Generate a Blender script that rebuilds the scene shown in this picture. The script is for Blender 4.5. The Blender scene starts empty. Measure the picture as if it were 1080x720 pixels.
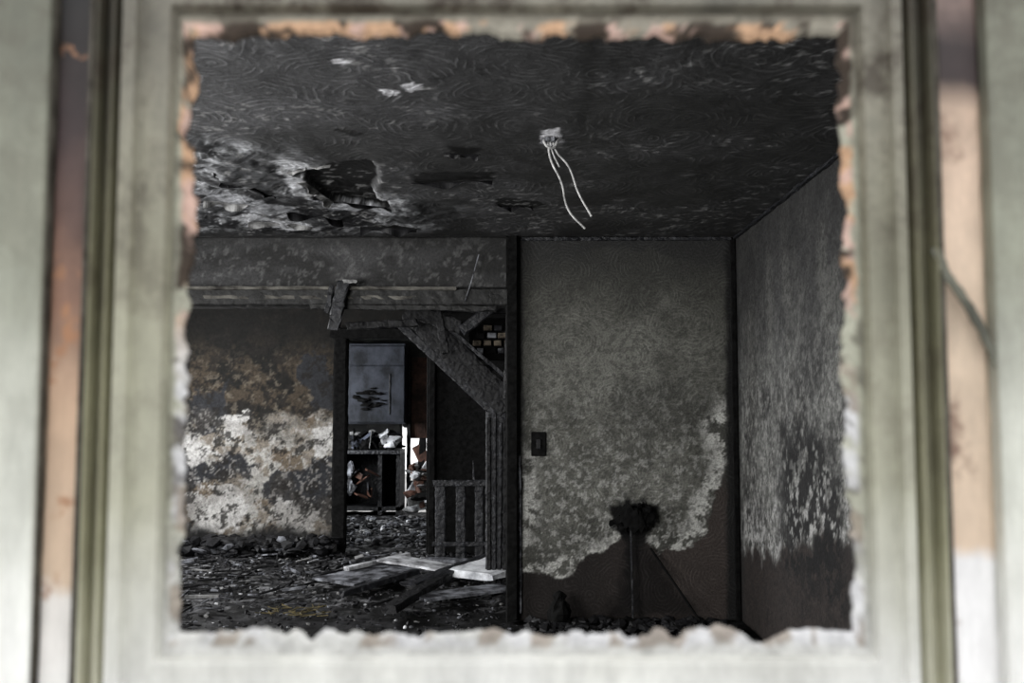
import bpy, math, random
import numpy as np
from mathutils import Vector, Matrix
random.seed(7); RNG=np.random.RandomState(5)
scene=bpy.context.scene
scene.view_settings.view_transform='Standard'

# ---------------------------------------------------------------- survey helpers
FPX=1050.0; PITCH=math.radians(4.25); CZ=1.25; CEIL=2.37
D1,D2,D3=6.2,9.4,13.4
def ray(u,v):
    a=(u-540)/FPX; t=(360-v)/FPX
    return a, math.cos(PITCH)-t*math.sin(PITCH), math.sin(PITCH)+t*math.cos(PITCH)
def S(u,v,D):
    x,y,z=ray(u,v); k=D/y
    return Vector((x*k,D,CZ+z*k))
def H(u,v,Z):
    x,y,z=ray(u,v); k=(Z-CZ)/z
    return Vector((x*k,y*k,Z))
def SP(pts,D): return [(S(u,v,D).x,S(u,v,D).z) for u,v in pts]
def HP(pts,Z): return [(H(u,v,Z).x,H(u,v,Z).y) for u,v in pts]

# ---------------------------------------------------------------- numpy noise
def _h(ix,iy,s):
    n=(ix.astype(np.int64)*374761393+iy.astype(np.int64)*668265263+s*1442695041)&0xffffffff
    n=((n^(n>>13))*1274126177)&0xffffffff
    return ((n^(n>>16))&0xffff)/65535.0
def vnoise(x,y,s=0):
    ix=np.floor(x);iy=np.floor(y);fx=x-ix;fy=y-iy
    fx=fx*fx*(3-2*fx);fy=fy*fy*(3-2*fy)
    a=_h(ix,iy,s);b=_h(ix+1,iy,s);c=_h(ix,iy+1,s);d=_h(ix+1,iy+1,s)
    return (a*(1-fx)+b*fx)*(1-fy)+(c*(1-fx)+d*fx)*fy
def fbm(x,y,sc,o=5,s=0,g=0.55):
    t=np.zeros_like(x);a=1;tot=0
    for i in range(o):
        t+=a*vnoise(x*sc+i*17.3,y*sc-i*9.1,s+i*31);tot+=a;a*=g;sc*=2.03
    return t/tot
def sstep(e0,e1,x):
    t=np.clip((x-e0)/(e1-e0),0,1);return t*t*(3-2*t)
def sdf(x,y,poly):
    P=np.array(poly);n=len(P);d=np.full(x.shape,1e9);ins=np.zeros(x.shape,bool)
    for i in range(n):
        a=P[i];b=P[(i+1)%n];e=b-a
        wx=x-a[0];wy=y-a[1]
        t=np.clip((wx*e[0]+wy*e[1])/(e@e+1e-12),0,1)
        d=np.minimum(d,np.hypot(wx-e[0]*t,wy-e[1]*t))
        c=((a[1]>y)!=(b[1]>y))&(x<(b[0]-a[0])*(y-a[1])/((b[1]-a[1]) if abs(b[1]-a[1])>1e-9 else 1e-9)+a[0])
        ins^=c
    return np.where(ins,-d,d)
def pm(x,y,poly,soft=0.02,warp=0.06,sc=7,seed=0):
    wx=(fbm(x,y,sc,5,seed+1,.65)-.5)*2*warp; wy=(fbm(x,y,sc,5,seed+2,.65)-.5)*2*warp
    return 1-sstep(-soft,soft,sdf(x+wx,y+wy,poly))
def lay(col,m,c):
    c=np.array(c,dtype=float)
    if c.ndim==0: c=np.array([c,c,c])
    return col*(1-m[:,None])+c[None,:]*m[:,None]

# ---------------------------------------------------------------- materials
def newmat(name):
    m=bpy.data.materials.new(name);m.use_nodes=True
    nt=m.node_tree;b=nt.nodes['Principled BSDF'];return m,nt,b
def N(nt,t,**kw):
    n=nt.nodes.new(t)
    for k,v in kw.items(): setattr(n,k,v)
    return n
def mathn(nt,op,a,b=None,clamp=False):
    n=N(nt,'ShaderNodeMath',operation=op);n.use_clamp=clamp
    for i,s in enumerate((a,b)):
        if s is None: continue
        if isinstance(s,(int,float)): n.inputs[i].default_value=s
        else: nt.links.new(s,n.inputs[i])
    return n.outputs[0]
def ramp(nt,fac,stops):
    r=N(nt,'ShaderNodeValToRGB');e=r.color_ramp.elements
    while len(e)<len(stops): e.new(0.5)
    for i,(p,c) in enumerate(stops):
        if isinstance(c,(int,float)): c=(c,c,c)
        e[i].position=p;e[i].color=(*c,1)
    nt.links.new(fac,r.inputs[0]);return r.outputs[0]
def noise(nt,vec,sc,det=5,rough=.6,dist=0):
    n=N(nt,'ShaderNodeTexNoise');n.inputs['Scale'].default_value=sc;n.inputs['Detail'].default_value=det
    n.inputs['Roughness'].default_value=rough;n.inputs['Distortion'].default_value=dist
    if vec is not None: nt.links.new(vec,n.inputs['Vector'])
    return n.outputs['Fac']
def mixc(nt,fac,a,b,mode='MIX'):
    n=N(nt,'ShaderNodeMix',data_type='RGBA',blend_type=mode)
    for i,s in ((0,fac),(6,a),(7,b)):
        if isinstance(s,(int,float)) and i==0: n.inputs[0].default_value=s
        elif isinstance(s,tuple): n.inputs[i].default_value=(*s,1)
        else: nt.links.new(s,n.inputs[i])
    return n.outputs[2]

def painted_mat(name,axes='xy',swirl=0.0,swirlcol=.1,vs=3.6,rough=.8,speck=(.45,1.6),bump=.5,fine=75,spec=.2,ringb=.5,freq=70.,gain=2.6):
    m,nt,b=newmat(name)
    tc=N(nt,'ShaderNodeTexCoord').outputs['Object']
    at=N(nt,'ShaderNodeAttribute',attribute_name='Col').outputs['Color']
    n1=noise(nt,tc,fine,6,.75)
    k=ramp(nt,n1,[(.33,speck[0]),(.67,speck[1])])
    col=mixc(nt,1.0,at,k,'MULTIPLY')
    hgt=n1
    if swirl>0:
        sx=N(nt,'ShaderNodeSeparateXYZ');nt.links.new(tc,sx.inputs[0])
        cb=N(nt,'ShaderNodeCombineXYZ')
        for i,a in enumerate(axes): nt.links.new(sx.outputs['xyz'.index(a)],cb.inputs[i])
        vo=N(nt,'ShaderNodeTexVoronoi',voronoi_dimensions='2D');vo.inputs['Scale'].default_value=vs
        vo.inputs['Randomness'].default_value=1.0
        wn=N(nt,'ShaderNodeTexNoise');wn.inputs['Scale'].default_value=3.5;wn.inputs['Detail'].default_value=4
        nt.links.new(cb.outputs[0],wn.inputs['Vector'])
        add=N(nt,'ShaderNodeVectorMath',operation='MULTIPLY_ADD');nt.links.new(wn.outputs['Color'],add.inputs[0])
        add.inputs[1].default_value=(.16,.16,0);nt.links.new(cb.outputs[0],add.inputs[2])
        nt.links.new(add.outputs[0],vo.inputs['Vector'])
        s=mathn(nt,'SINE',mathn(nt,'MULTIPLY',vo.outputs['Distance'],freq))
        s=mathn(nt,'POWER',mathn(nt,'ADD',mathn(nt,'MULTIPLY',s,.5),.5),3.0)
        brk=ramp(nt,noise(nt,tc,13,5,.7),[(.42,0.0),(.62,1.0)])
        s=mathn(nt,'MULTIPLY',s,brk)
        fac=mathn(nt,'MULTIPLY',s,swirl,True)
        lc=mixc(nt,1.0,at,(gain,gain,gain),'MULTIPLY')
        lc=mixc(nt,1.0,lc,(swirlcol,)*3,'ADD')
        col=mixc(nt,fac,col,lc)
        hgt=mathn(nt,'ADD',mathn(nt,'MULTIPLY',s,ringb),n1)
    nt.links.new(col,b.inputs['Base Color'])
    bp=N(nt,'ShaderNodeBump');bp.inputs['Strength'].default_value=bump;bp.inputs['Distance'].default_value=.006
    nt.links.new(hgt,bp.inputs['Height']);nt.links.new(bp.outputs[0],b.inputs['Normal'])
    b.inputs['Roughness'].default_value=rough;b.inputs['Specular IOR Level'].default_value=spec
    return m
def char_mat(name,c0=(.002,.002,.0025),c1=(.011,.011,.0125),sc=30,rough=.6,bump=.6,hi=(.06,.06,.065),spec=.3):
    m,nt,b=newmat(name)
    tc=N(nt,'ShaderNodeTexCoord').outputs['Object']
    wv=N(nt,'ShaderNodeTexNoise');wv.inputs['Scale'].default_value=12;nt.links.new(tc,wv.inputs['Vector'])
    ad=N(nt,'ShaderNodeVectorMath',operation='MULTIPLY_ADD');nt.links.new(wv.outputs['Color'],ad.inputs[0]);ad.inputs[1].default_value=(.06,.06,.06);nt.links.new(tc,ad.inputs[2])
    vo=N(nt,'ShaderNodeTexVoronoi',feature='F1');vo.inputs['Scale'].default_value=sc
    nt.links.new(ad.outputs[0],vo.inputs['Vector'])
    n=noise(nt,tc,22,7,.75)
    col=ramp(nt,n,[(.35,c0),(.58,c1),(.72,hi)])
    nt.links.new(col,b.inputs['Base Color'])
    hh=mathn(nt,'ADD',mathn(nt,'MULTIPLY',vo.outputs['Distance'],-1.0),n)
    bp=N(nt,'ShaderNodeBump');bp.inputs['Strength'].default_value=bump;bp.inputs['Distance'].default_value=.015
    nt.links.new(hh,bp.inputs['Height']);nt.links.new(bp.outputs[0],b.inputs['Normal'])
    b.inputs['Roughness'].default_value=rough;b.inputs['Specular IOR Level'].default_value=spec
    return m
def noisy_mat(name,c0,c1,sc=20,rough=.75,lo=.35,hi=.65,bump=.3,stretch=(1,1,1),spec=.2):
    m,nt,b=newmat(name)
    tc=N(nt,'ShaderNodeTexCoord').outputs['Object']
    mp=N(nt,'ShaderNodeMapping');mp.inputs['Scale'].default_value=stretch;nt.links.new(tc,mp.inputs[0])
    n=noise(nt,mp.outputs[0],sc,6,.65)
    nt.links.new(ramp(nt,n,[(lo,c0),(hi,c1)]),b.inputs['Base Color'])
    bp=N(nt,'ShaderNodeBump');bp.inputs['Strength'].default_value=bump;bp.inputs['Distance'].default_value=.005
    nt.links.new(n,bp.inputs['Height']);nt.links.new(bp.outputs[0],b.inputs['Normal'])
    b.inputs['Roughness'].default_value=rough;b.inputs['Specular IOR Level'].default_value=spec
    return m
def zramp_mat(name,z0,z1,stops,nsc=18,amt=.25,blot=None,rough=.6,dirt=(.55,1.15),soot=0.0):
    """paint by height: soot and scorch above, overexposed brightness painted in below"""
    m,nt,b=newmat(name)
    tc=N(nt,'ShaderNodeTexCoord').outputs['Object']
    sx=N(nt,'ShaderNodeSeparateXYZ');nt.links.new(tc,sx.inputs[0])
    n=noise(nt,tc,nsc,5,.6)
    mr=N(nt,'ShaderNodeMapRange');nt.links.new(sx.outputs[2],mr.inputs[0])
    mr.inputs[1].default_value=z0;mr.inputs[2].default_value=z1
    f=mathn(nt,'ADD',mr.outputs[0],mathn(nt,'MULTIPLY',mathn(nt,'SUBTRACT',n,.5),amt))
    col=ramp(nt,f,stops)
    mp=N(nt,'ShaderNodeMapping');mp.inputs['Scale'].default_value=(1,1,.25);nt.links.new(tc,mp.inputs[0])
    n2=noise(nt,mp.outputs[0],26,6,.7)
    n3=noise(nt,tc,7,5,.65)
    col=mixc(nt,1.0,col,ramp(nt,n2,[(.3,.75),(.7,1.12)]),'MULTIPLY')
    col=mixc(nt,mathn(nt,'MULTIPLY',mathn(nt,'ADD',mr.outputs[0],.15,True),.9,True),col,mixc(nt,1.0,col,ramp(nt,n3,[(.35,dirt[0]),(.65,dirt[1])]),'MULTIPLY'))
    if blot:
        col=mixc(nt,ramp(nt,noise(nt,tc,blot[1],4),[(blot[2],0.0),(blot[2]+.08,1.0)]),col,blot[0])
    if soot:
        n4=noise(nt,tc,14,7,.72)
        sf=mathn(nt,'MULTIPLY',ramp(nt,n4,[(.45,0.0),(.60,1.0)]),mathn(nt,'MULTIPLY',ramp(nt,mr.outputs[0],[(.1,.15),(.7,.65),(.95,1.0)]),soot,True))
        col=mixc(nt,sf,col,(.045,.034,.023))
    nt.links.new(col,b.inputs['Base Color'])
    bp=N(nt,'ShaderNodeBump');bp.inputs['Strength'].default_value=.3;bp.inputs['Distance'].default_value=.003
    nt.links.new(n2,bp.inputs['Height']);nt.links.new(bp.outputs[0],b.inputs['Normal'])
    b.inputs['Roughness'].default_value=rough
    return m

# ---------------------------------------------------------------- mesh helpers
def link(ob,parent=None):
    scene.collection.objects.link(ob)
    if parent: ob.parent=parent
    return ob
def panel(name,o,du,dv,w,h,res,colfn,mat,thick=0.12,holes=(),dispfn=None):
    """dense wall/ceiling sheet (solidified) with per vertex scorch colour.  o + a*du + b*dv"""
    o=np.array(o,float);du=np.array(du,float);dv=np.array(dv,float)
    nu=max(2,int(w/res)+1);nv=max(2,int(h/res)+1)
    A,B=np.meshgrid(np.linspace(0,w,nu),np.linspace(0,h,nv))
    A=A.ravel();B=B.ravel()
    P=o[None]+A[:,None]*du[None]+B[:,None]*dv[None]
    nrm=np.cross(du,dv)
    col=1.45*np.clip(colfn(P[:,0],P[:,1],P[:,2]),0,1)**1.24      # deepen the soot
    if dispfn is not None: P=P+dispfn(P[:,0],P[:,1],P[:,2])[:,None]*nrm[None]
    i=np.arange(nu*nv).reshape(nv,nu)
    F=np.stack([i[:-1,:-1].ravel(),i[:-1,1:].ravel(),i[1:,1:].ravel(),i[1:,:-1].ravel()],1)
    if holes:
        ca=(A[F].mean(1));cb=(B[F].mean(1));keep=np.ones(len(F),bool)
        for a0,a1,b0,b1 in holes: keep&=~((ca>a0)&(ca<a1)&(cb>b0)&(cb<b1))
        F=F[keep]
    me=bpy.data.meshes.new(name)
    me.vertices.add(len(P));me.vertices.foreach_set('co',P.ravel())
    me.loops.add(F.size);me.loops.foreach_set('vertex_index',F.ravel())
    me.polygons.add(len(F));me.polygons.foreach_set('loop_start',np.arange(0,F.size,4))
    me.polygons.foreach_set('use_smooth',np.ones(len(F),bool))
    me.update(calc_edges=True)
    ca=me.color_attributes.new('Col','FLOAT_COLOR','POINT')
    ca.data.foreach_set('color',np.concatenate([np.clip(col,0,1),np.ones((len(P),1))],1).ravel())
    me.materials.append(mat)
    ob=link(bpy.data.objects.new(name,me))
    if thick:
        md=ob.modifiers.new('thickness','SOLIDIFY');md.thickness=thick;md.offset=-1
    return ob

class MB:
    def __init__(s): s.v=[];s.f=[];s.m=[];s.c=[]
    def add(s,vs,fs,mi=0):
        b=len(s.v);s.v+= [tuple(p) for p in vs];s.f+=[tuple(b+i for i in f) for f in fs];s.m+=[mi]*len(fs)
    def box(s,x0,x1,y0,y1,z0,z1,mi=0,rot=None):
        vs=[Vector((x,y,z)) for z in (z0,z1) for x,y in ((x0,y0),(x1,y0),(x1,y1),(x0,y1))]
        if rot:
            c=Vector(((x0+x1)/2,(y0+y1)/2,(z0+z1)/2));vs=[c+rot@(p-c) for p in vs]
        s.add(vs,[(3,2,1,0),(4,5,6,7),(0,1,5,4),(1,2,6,5),(2,3,7,6),(3,0,4,7)],mi)
    def beam(s,p0,p1,w,t,mi=0,side=(0,0,1),jit=.12,seg=None,taper=1.0):
        p0=Vector(p0);p1=Vector(p1);d=(p1-p0);L=d.length;d.normalize()
        side=Vector(side)
        if abs(side.dot(d))>.95: side=Vector((1,0,0))
        a=(side-d*side.dot(d)).normalized();b=d.cross(a)
        seg=seg or max(2,int(L/.06));vs=[];fs=[]
        prof=[(-.5,-.38),(-.38,-.5),(.38,-.5),(.5,-.38),(.5,.38),(.38,.5),(-.38,.5),(-.5,.38)]
        for i in range(seg+1):
            k=i/seg;tp=1+(taper-1)*k;c=p0+d*(L*k)
            for x,y in prof:
                jx=random.uniform(-jit,jit);jy=random.uniform(-jit,jit)
                vs.append(c+a*(x*w*tp*(1+jx))+b*(y*t*tp*(1+jy))+d*(random.uniform(-.3,.3)*min(w,t) if i in(0,seg) else 0))
        for i in range(seg):
            for j in range(8):
                q=(j+1)%8;fs.append((i*8+j,i*8+q,i*8+8+q,i*8+8+j))
        fs.append(tuple(range(7,-1,-1)));fs.append(tuple(seg*8+j for j in range(8)))
        s.add(vs,fs,mi)
    def chunk(s,c,r,mi=0,flat=.6):
        g=(1+5**.5)/2
        V=[(-1,g,0),(1,g,0),(-1,-g,0),(1,-g,0),(0,-1,g),(0,1,g),(0,-1,-g),(0,1,-g),(g,0,-1),(g,0,1),(-g,0,-1),(-g,0,1)]
        Fc=[(0,11,5),(0,5,1),(0,1,7),(0,7,10),(0,10,11),(1,5,9),(5,11,4),(11,10,2),(10,7,6),(7,1,8),(3,9,4),(3,4,2),(3,2,6),(3,6,8),(3,8,9),(4,9,5),(2,4,11),(6,2,10),(8,6,7),(9,8,1)]
        R=Matrix.Rotation(random.uniform(0,6.3),3,'Z')@Matrix.Rotation(random.uniform(-.5,.5),3,'X')
        sx,sy,sz=random.uniform(.6,1.5),random.uniform(.5,1.2),random.uniform(.3,1)*flat
        vs=[]
        for p in V:
            j=random.uniform(.65,1.2)*r/1.9
            vs.append(Vector(c)+R@Vector((p[0]*sx*j,p[1]*sy*j,p[2]*sz*j)))
        s.add(vs,Fc,mi)
    def sheet(s,fn,nu,nv,mi=0):
        vs=[fn(i/nu,j/nv) for j in range(nv+1) for i in range(nu+1)]
        fs=[(j*(nu+1)+i,j*(nu+1)+i+1,(j+1)*(nu+1)+i+1,(j+1)*(nu+1)+i) for j in range(nv) for i in range(nu)]
        s.add(vs,fs,mi)
    def build(s,name,mats,parent=None,smooth=False,bevel=0,solid=0):
        me=bpy.data.meshes.new(name);me.from_pydata(s.v,[],s.f)
        for m in mats: me.materials.append(m)
        me.polygons.foreach_set('material_index',s.m)
        if smooth: me.polygons.foreach_set('use_smooth',[True]*len(s.f))
        me.update();ob=link(bpy.data.objects.new(name,me),parent)
        if solid:
            md=ob.modifiers.new('sol','SOLIDIFY');md.thickness=solid
        if bevel:
            md=ob.modifiers.new('bev','BEVEL');md.width=bevel;md.segments=2
        return ob
def empty(name,loc=(0,0,0)):
    e=bpy.data.objects.new(name,None);e.location=loc;e.empty_display_size=.1;scene.collection.objects.link(e);return e

# ---------------------------------------------------------------- common materials
M_char=char_mat('charred_wood')
M_char2=char_mat('charred_wood_grey',(.003,.003,.004),(.018,.019,.023),24,.5,.7,(.13,.135,.15),.4)
M_black=noisy_mat('black_soot',(.0015,.0015,.0015),(.008,.008,.008),30,.9,spec=.1)
M_ash=noisy_mat('ash_grey',(.08,.08,.08),(.30,.30,.30),18,.8)
M_white=noisy_mat('scorched_white_paint',(.10,.10,.105),(.7,.71,.74),7,.6,.38,.6)
M_pale=noisy_mat('sooty_board',(.015,.015,.018),(.28,.29,.32),9,.7,.42,.68)
M_rust=noisy_mat('scorched_brown_panel',(.02,.011,.008),(.11,.055,.04),7,.6)
M_straw=noisy_mat('straw_debris',(.07,.06,.025),(.15,.12,.06),30,.8)
M_rub=noisy_mat('rubble_dark',(.002,.002,.0025),(.014,.014,.016),14,.6,spec=.3)

# ================================================================= ROOM 1
XR=1.405; XL=-3.6; YF=1.07
PEEL=[(120,140),(240,150),(300,160),(345,196),(420,212),(462,228),(440,245),(60,247)]
HOLE=[(306,179),(345,177),(350,172),(392,171),(399,192),(396,206),(412,218),(385,217),(352,211),(330,205),(322,190)]
def ceil_col(x,y,z):
    c=np.ones((len(x),3))*.034
    f=fbm(x,y,2.2,5,3)
    c=lay(c,sstep(.4,.65,f)*.8,(.070,.070,.073))
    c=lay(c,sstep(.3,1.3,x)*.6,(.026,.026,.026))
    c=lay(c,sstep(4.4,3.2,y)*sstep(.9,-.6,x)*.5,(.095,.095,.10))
    reg=pm(x,y,HP(PEEL,CEIL),.22,.3,3,11)
    fl=fbm(x,y*.55,5.5,7,21,.66)
    c=lay(c,reg*.6,(.07,.072,.076)); c=lay(c,sstep(.48,.53,fl)*reg*.9,(.18,.184,.19))
    c=lay(c,sstep(.56,.60,fl)*reg*.9,(.34,.345,.36))
    p2=sstep(.50,.54,fbm(x,y*.7,6,7,51,.68))*reg; c=lay(c,p2*.95,(.016,.016,.018))
    c=lay(c,pm(x,y,HP([(284,166),(320,169),(345,176),(322,188),(326,204),(312,202),(296,184)],CEIL),.012,.07,9,5),(.38,.385,.40))
    c=lay(c,pm(x,y,HP([(318,202),(345,211),(400,218),(425,222),(350,221)],CEIL),.008,.05,10,6),(.27,.275,.29))
    c=lay(c,pm(x,y,HP([(245,226),(280,229),(330,233),(320,242),(250,238)],CEIL),.01,.12,7,16),(.36,.365,.38))
    c=lay(c,pm(x,y,HP([(208,196),(235,198),(300,214),(330,226),(260,220),(208,214)],CEIL),.01,.14,7,17)*.7,(.30,.305,.32))
    for k,pl in enumerate([HOLE,
        [(432,183),(470,181),(525,183),(520,190),(480,191),(440,194)],[(520,207),(548,209),(575,214),(560,219),(525,216)],
        [(470,153),(488,157),(508,157),(503,163),(478,161)],[(352,136),(368,134),(384,140),(370,145)],[(380,238),(420,236),(440,240),(400,243)]]):
        c=lay(c,pm(x,y,HP(pl,CEIL),.006,.045,14,30+k),.003)
    for k,pl in enumerate([[(403,94),(418,95),(421,102),(406,101)],[(422,89),(433,86),(445,88),(447,94),(430,95)],
        [(349,63),(360,61),(376,64),(370,68),(354,67)],[(572,138),(590,136),(594,150),(580,156),(570,150)]]):
        c=lay(c,pm(x,y,HP(pl,CEIL),.005,.03,22,60+k),(.45,.45,.47))
    xc=S(612,100,3.6).x
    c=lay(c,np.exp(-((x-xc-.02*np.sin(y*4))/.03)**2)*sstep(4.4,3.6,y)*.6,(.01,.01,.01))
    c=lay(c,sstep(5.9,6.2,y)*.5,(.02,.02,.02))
    sp=sstep(.64,.68,fbm(x,y,26,4,77))*sstep(.45,.6,f); c=lay(c,sp*.8,(.2,.2,.2))
    return c
def ceil_disp(x,y,z):
    d=-(fbm(x,y,3,4,9)-.5)*.03
    reg=pm(x,y,HP(PEEL,CEIL),.22,.3,3,11)
    d=d+reg*(fbm(x,y,9,5,92)-.3)*.05
    d=d-pm(x,y,HP(HOLE,CEIL),.01,.045,14,30)*.04
    return d
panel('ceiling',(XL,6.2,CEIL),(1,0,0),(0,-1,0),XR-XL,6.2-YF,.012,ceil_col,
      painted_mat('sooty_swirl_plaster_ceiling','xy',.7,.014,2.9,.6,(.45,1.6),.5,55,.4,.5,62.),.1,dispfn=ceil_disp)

def back_col(x,y,z):
    c=np.ones((len(x),3))*.034
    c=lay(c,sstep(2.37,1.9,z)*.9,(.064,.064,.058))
    reg=pm(x,z,SP([(549,318),(600,270),(700,265),(766,290),(766,470),(762,505),(748,545),(735,572),(700,582),(655,560),(640,585),(600,600),(575,606),(549,602)],D1),.012,.09,6,3)
    regs=pm(x,z,SP([(520,370),(600,330),(700,320),(745,350),(750,540),(700,560),(520,590)],D1),.28,.1,3,8)
    f=fbm(x,z,5,6,12); f2=fbm(x,z,2.4,4,14)
    c=lay(c,reg*sstep(2.35,1.6,z)*.8,(.095,.095,.086)); c=lay(c,reg*regs*sstep(.2,.75,f)*.85,(.17,.17,.157))
    c=lay(c,reg*sstep(.46,.66,f2)*.55,(.055,.055,.051))
    c=lay(c,reg*sstep(.35,.0,x)*sstep(.4,.6,f)*.45,(.04,.04,.037))
    e=sdf(x,z,SP([(549,250),(764,250),(764,470),(762,505),(748,545),(735,572),(700,582),(655,560),(640,585),(600,600),(575,606),(549,602)],D1))
    e=e+(fbm(x,z,6,4,4)-.5)*.18
    low=sstep(1.15,.85,z+ (x>1.0)*-.35)
    cr=sstep(-.17,-.02,e)*reg*sstep(.47,.52,fbm(x,z,12,6,40,.68))*low
    c=lay(c,cr*.9,(.40,.40,.385))
    sp=sstep(.57,.62,fbm(x,z,38,3,90))*reg*sstep(1.7,.7,z); c=lay(c,sp*.5,(.34,.34,.33))
    sd=sstep(.53,.58,fbm(x,z,46,4,95,.6))*reg; c=lay(c,sd*.42,(.04,.04,.037))
    lowm=(1-reg)*sstep(.95,.7,z)
    c=lay(c,lowm,(.024,.021,.02)); c=lay(c,lowm*sstep(.4,1.0,x)*.8,(.066,.056,.052))
    c=lay(c,pm(x,z,SP([(641,532),(660,524),(690,532),(697,556),(680,568),(672,640),(660,640),(662,570),(646,556)],D1),.03,.09,9,70),(.004,.004,.004))
    c=lay(c,pm(x,z,SP([(672,560),(692,590),(740,652),(640,656),(655,600),(662,570)],D1),.05,.07,9,72)*.8,(.009,.008,.008))
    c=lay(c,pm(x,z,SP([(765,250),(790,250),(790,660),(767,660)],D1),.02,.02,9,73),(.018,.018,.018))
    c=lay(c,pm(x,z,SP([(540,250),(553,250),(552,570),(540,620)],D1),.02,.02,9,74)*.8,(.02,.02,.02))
    return c
M_wall=painted_mat('sooty_swirl_plaster_wall','xz',.5,.012,3.6,.8,(.45,1.6),.6,90,.2,.35,75.,2.0)
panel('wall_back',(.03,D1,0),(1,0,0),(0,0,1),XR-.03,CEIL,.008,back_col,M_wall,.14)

def head_col(x,y,z):
    f=fbm(x,z*2,4,5,2);c=np.ones((len(x),3))*.022
    c=lay(c,sstep(.4,.68,f)*.85,(.06,.06,.062))
    c=lay(c,sstep(-1.0,-.2,x)*.5,(.026,.026,.026))
    c=lay(c,sstep(.6,.66,fbm(x,z,30,5,9))*.5,(.12,.12,.12))
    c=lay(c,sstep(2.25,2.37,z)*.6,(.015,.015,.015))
    return c
panel('wall_header',(XL,D1,2.05),(1,0,0),(0,0,1),.03-XL,CEIL-2.05,.012,head_col,
      painted_mat('sooty_plaster_header','xz',.15,.01,3.6,.7,(.5,1.5),.5,60,.25,.15),.14)
mb=MB()
mb.beam((XL,D1+.02,1.985),(.0,D1+.02,1.985),.12,.16,0,(0,0,1),.04,60)
mb.beam((XL,D1-.06,2.04),(-.35,D1-.06,2.035),.022,.05,1,(0,0,1),.25,60)
mb.beam((XL,D1-.05,1.985),(-.6,D1-.05,1.98),.025,.02,1,(0,0,1),.4,60)
mb.beam((-1.25,D1-.05,1.925),(-.1,D1-.05,1.91),.03,.03,0,(0,0,1),.3,30)
mb.build('trim_1',[char_mat('charred_beam',(.004,.004,.004),(.018,.018,.018),18,.6,.5,(.09,.09,.09)),noisy_mat('sooty_ledge',(.022,.02,.018),(.13,.125,.112),9,.7)])
mb=MB()
mb.beam((-.0,D1+.02,0),(-.0,D1+.02,CEIL),.075,.17,0,(1,0,0),.05,50)
mb.beam((.05,D1-.012,.05),(.045,D1-.012,1.0),.018,.02,1,(1,0,0),.3,30)
mb.build('trim_2',[M_black,M_pale])
mb=MB()
mb.beam((XR-.02,D1-.012,0),(XR-.02,D1-.012,CEIL-.02),.03,.02,0,(1,0,0),.15,60)
mb.build('trim_3',[M_black])
mb=MB()
mb.beam((.06,D1-.012,CEIL-.015),(XR-.03,D1-.012,CEIL-.012),.02,.02,0,(0,0,1),.3,60)
mb.beam((XR-.012,D1-.04,CEIL-.012),(XR-.012,YF+.05,CEIL-.012),.015,.02,0,(0,0,1),.5,90)
mb.build('trim_4',[M_char2])

def right_col(x,y,z):
    c=np.ones((len(x),3))*.055
    f=fbm(y*1.3,z*.8,5,6,12)
    c=lay(c,sstep(.3,.75,f)*.8,(.105,.105,.10))
    g=sstep(2.0,1.0,z)
    c=lay(c,g*sstep(.3,.7,fbm(y*1.3,z*.9,5,6,33))*.85,(.185,.187,.18))
    c=lay(c,g*sstep(.52,.56,fbm(y,z*.8,30,5,34,.65))*.5,(.30,.30,.29))
    bd=z-(.42+.28*sstep(5.9,4.7,y))+(fbm(y,z,6,5,21)-.5)*.5
    cr=sstep(.25,.0,np.abs(bd-.1))*sstep(.47,.54,fbm(y,z,22,6,8,.65))
    c=lay(c,cr*.7,(.36,.36,.355))
    c=lay(c,sstep(.05,-.05,bd),(.046,.04,.038))
    blot=pm(y,z,[(5.3,1.15),(4.6,1.2),(4.2,1.0),(4.2,.45),(4.9,.35),(5.35,.7)],.15,.25,5,5)
    c=lay(c,blot*sstep(.42,.48,fbm(y,z,18,6,18,.65))*.94,(.02,.02,.021))
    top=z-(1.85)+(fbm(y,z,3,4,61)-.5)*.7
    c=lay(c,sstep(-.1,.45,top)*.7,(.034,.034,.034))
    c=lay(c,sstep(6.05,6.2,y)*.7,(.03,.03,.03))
    c=lay(c,sstep(.54,.6,fbm(y,z,42,4,19))*.45,(.025,.025,.025))
    return c
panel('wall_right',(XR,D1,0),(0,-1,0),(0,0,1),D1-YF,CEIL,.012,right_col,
      painted_mat('sooty_swirl_plaster_right','yz',.15,.01,3.6,.8,(.45,1.6),.6,80,.2,.2),.12)

def dark_col(x,y,z):
    c=np.ones((len(x),3))*.035
    return lay(c,sstep(.4,.6,fbm(x+y,z,4,4,2)),(.075,.075,.072))
M_plain=painted_mat('sooty_plain_plaster','xz',0,0,3,.8)
panel('wall_left',(XL,YF,0),(0,1,0),(0,0,1),D2-YF,CEIL,.05,dark_col,M_plain,.12,
      holes=[(1.9,3.6,.9,2.1),(5.9,7.6,.8,2.1)])  # unseen openings added to let light into the rooms

def floor_col(x,y,z):
    c=np.ones((len(x),3))*.012
    c=lay(c,sstep(.5,.62,fbm(x,y,5,6,7)),(.036,.036,.038))
    c=lay(c,sstep(.57,.62,fbm(x,y,16,5,17,.65))*sstep(6.3,6.9,y),(.17,.17,.175))
    return c
def floor_disp(x,y,z): return (fbm(x,y,5,6,8)-.5)*.07-.02
panel('floor',(XL,YF,0),(1,0,0),(0,1,0),5.2,13.4-YF,.025,floor_col,painted_mat('ash_floor','xy',0,0,3,.7,(.3,1.9),1.0,40),.1,dispfn=floor_disp)

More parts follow.
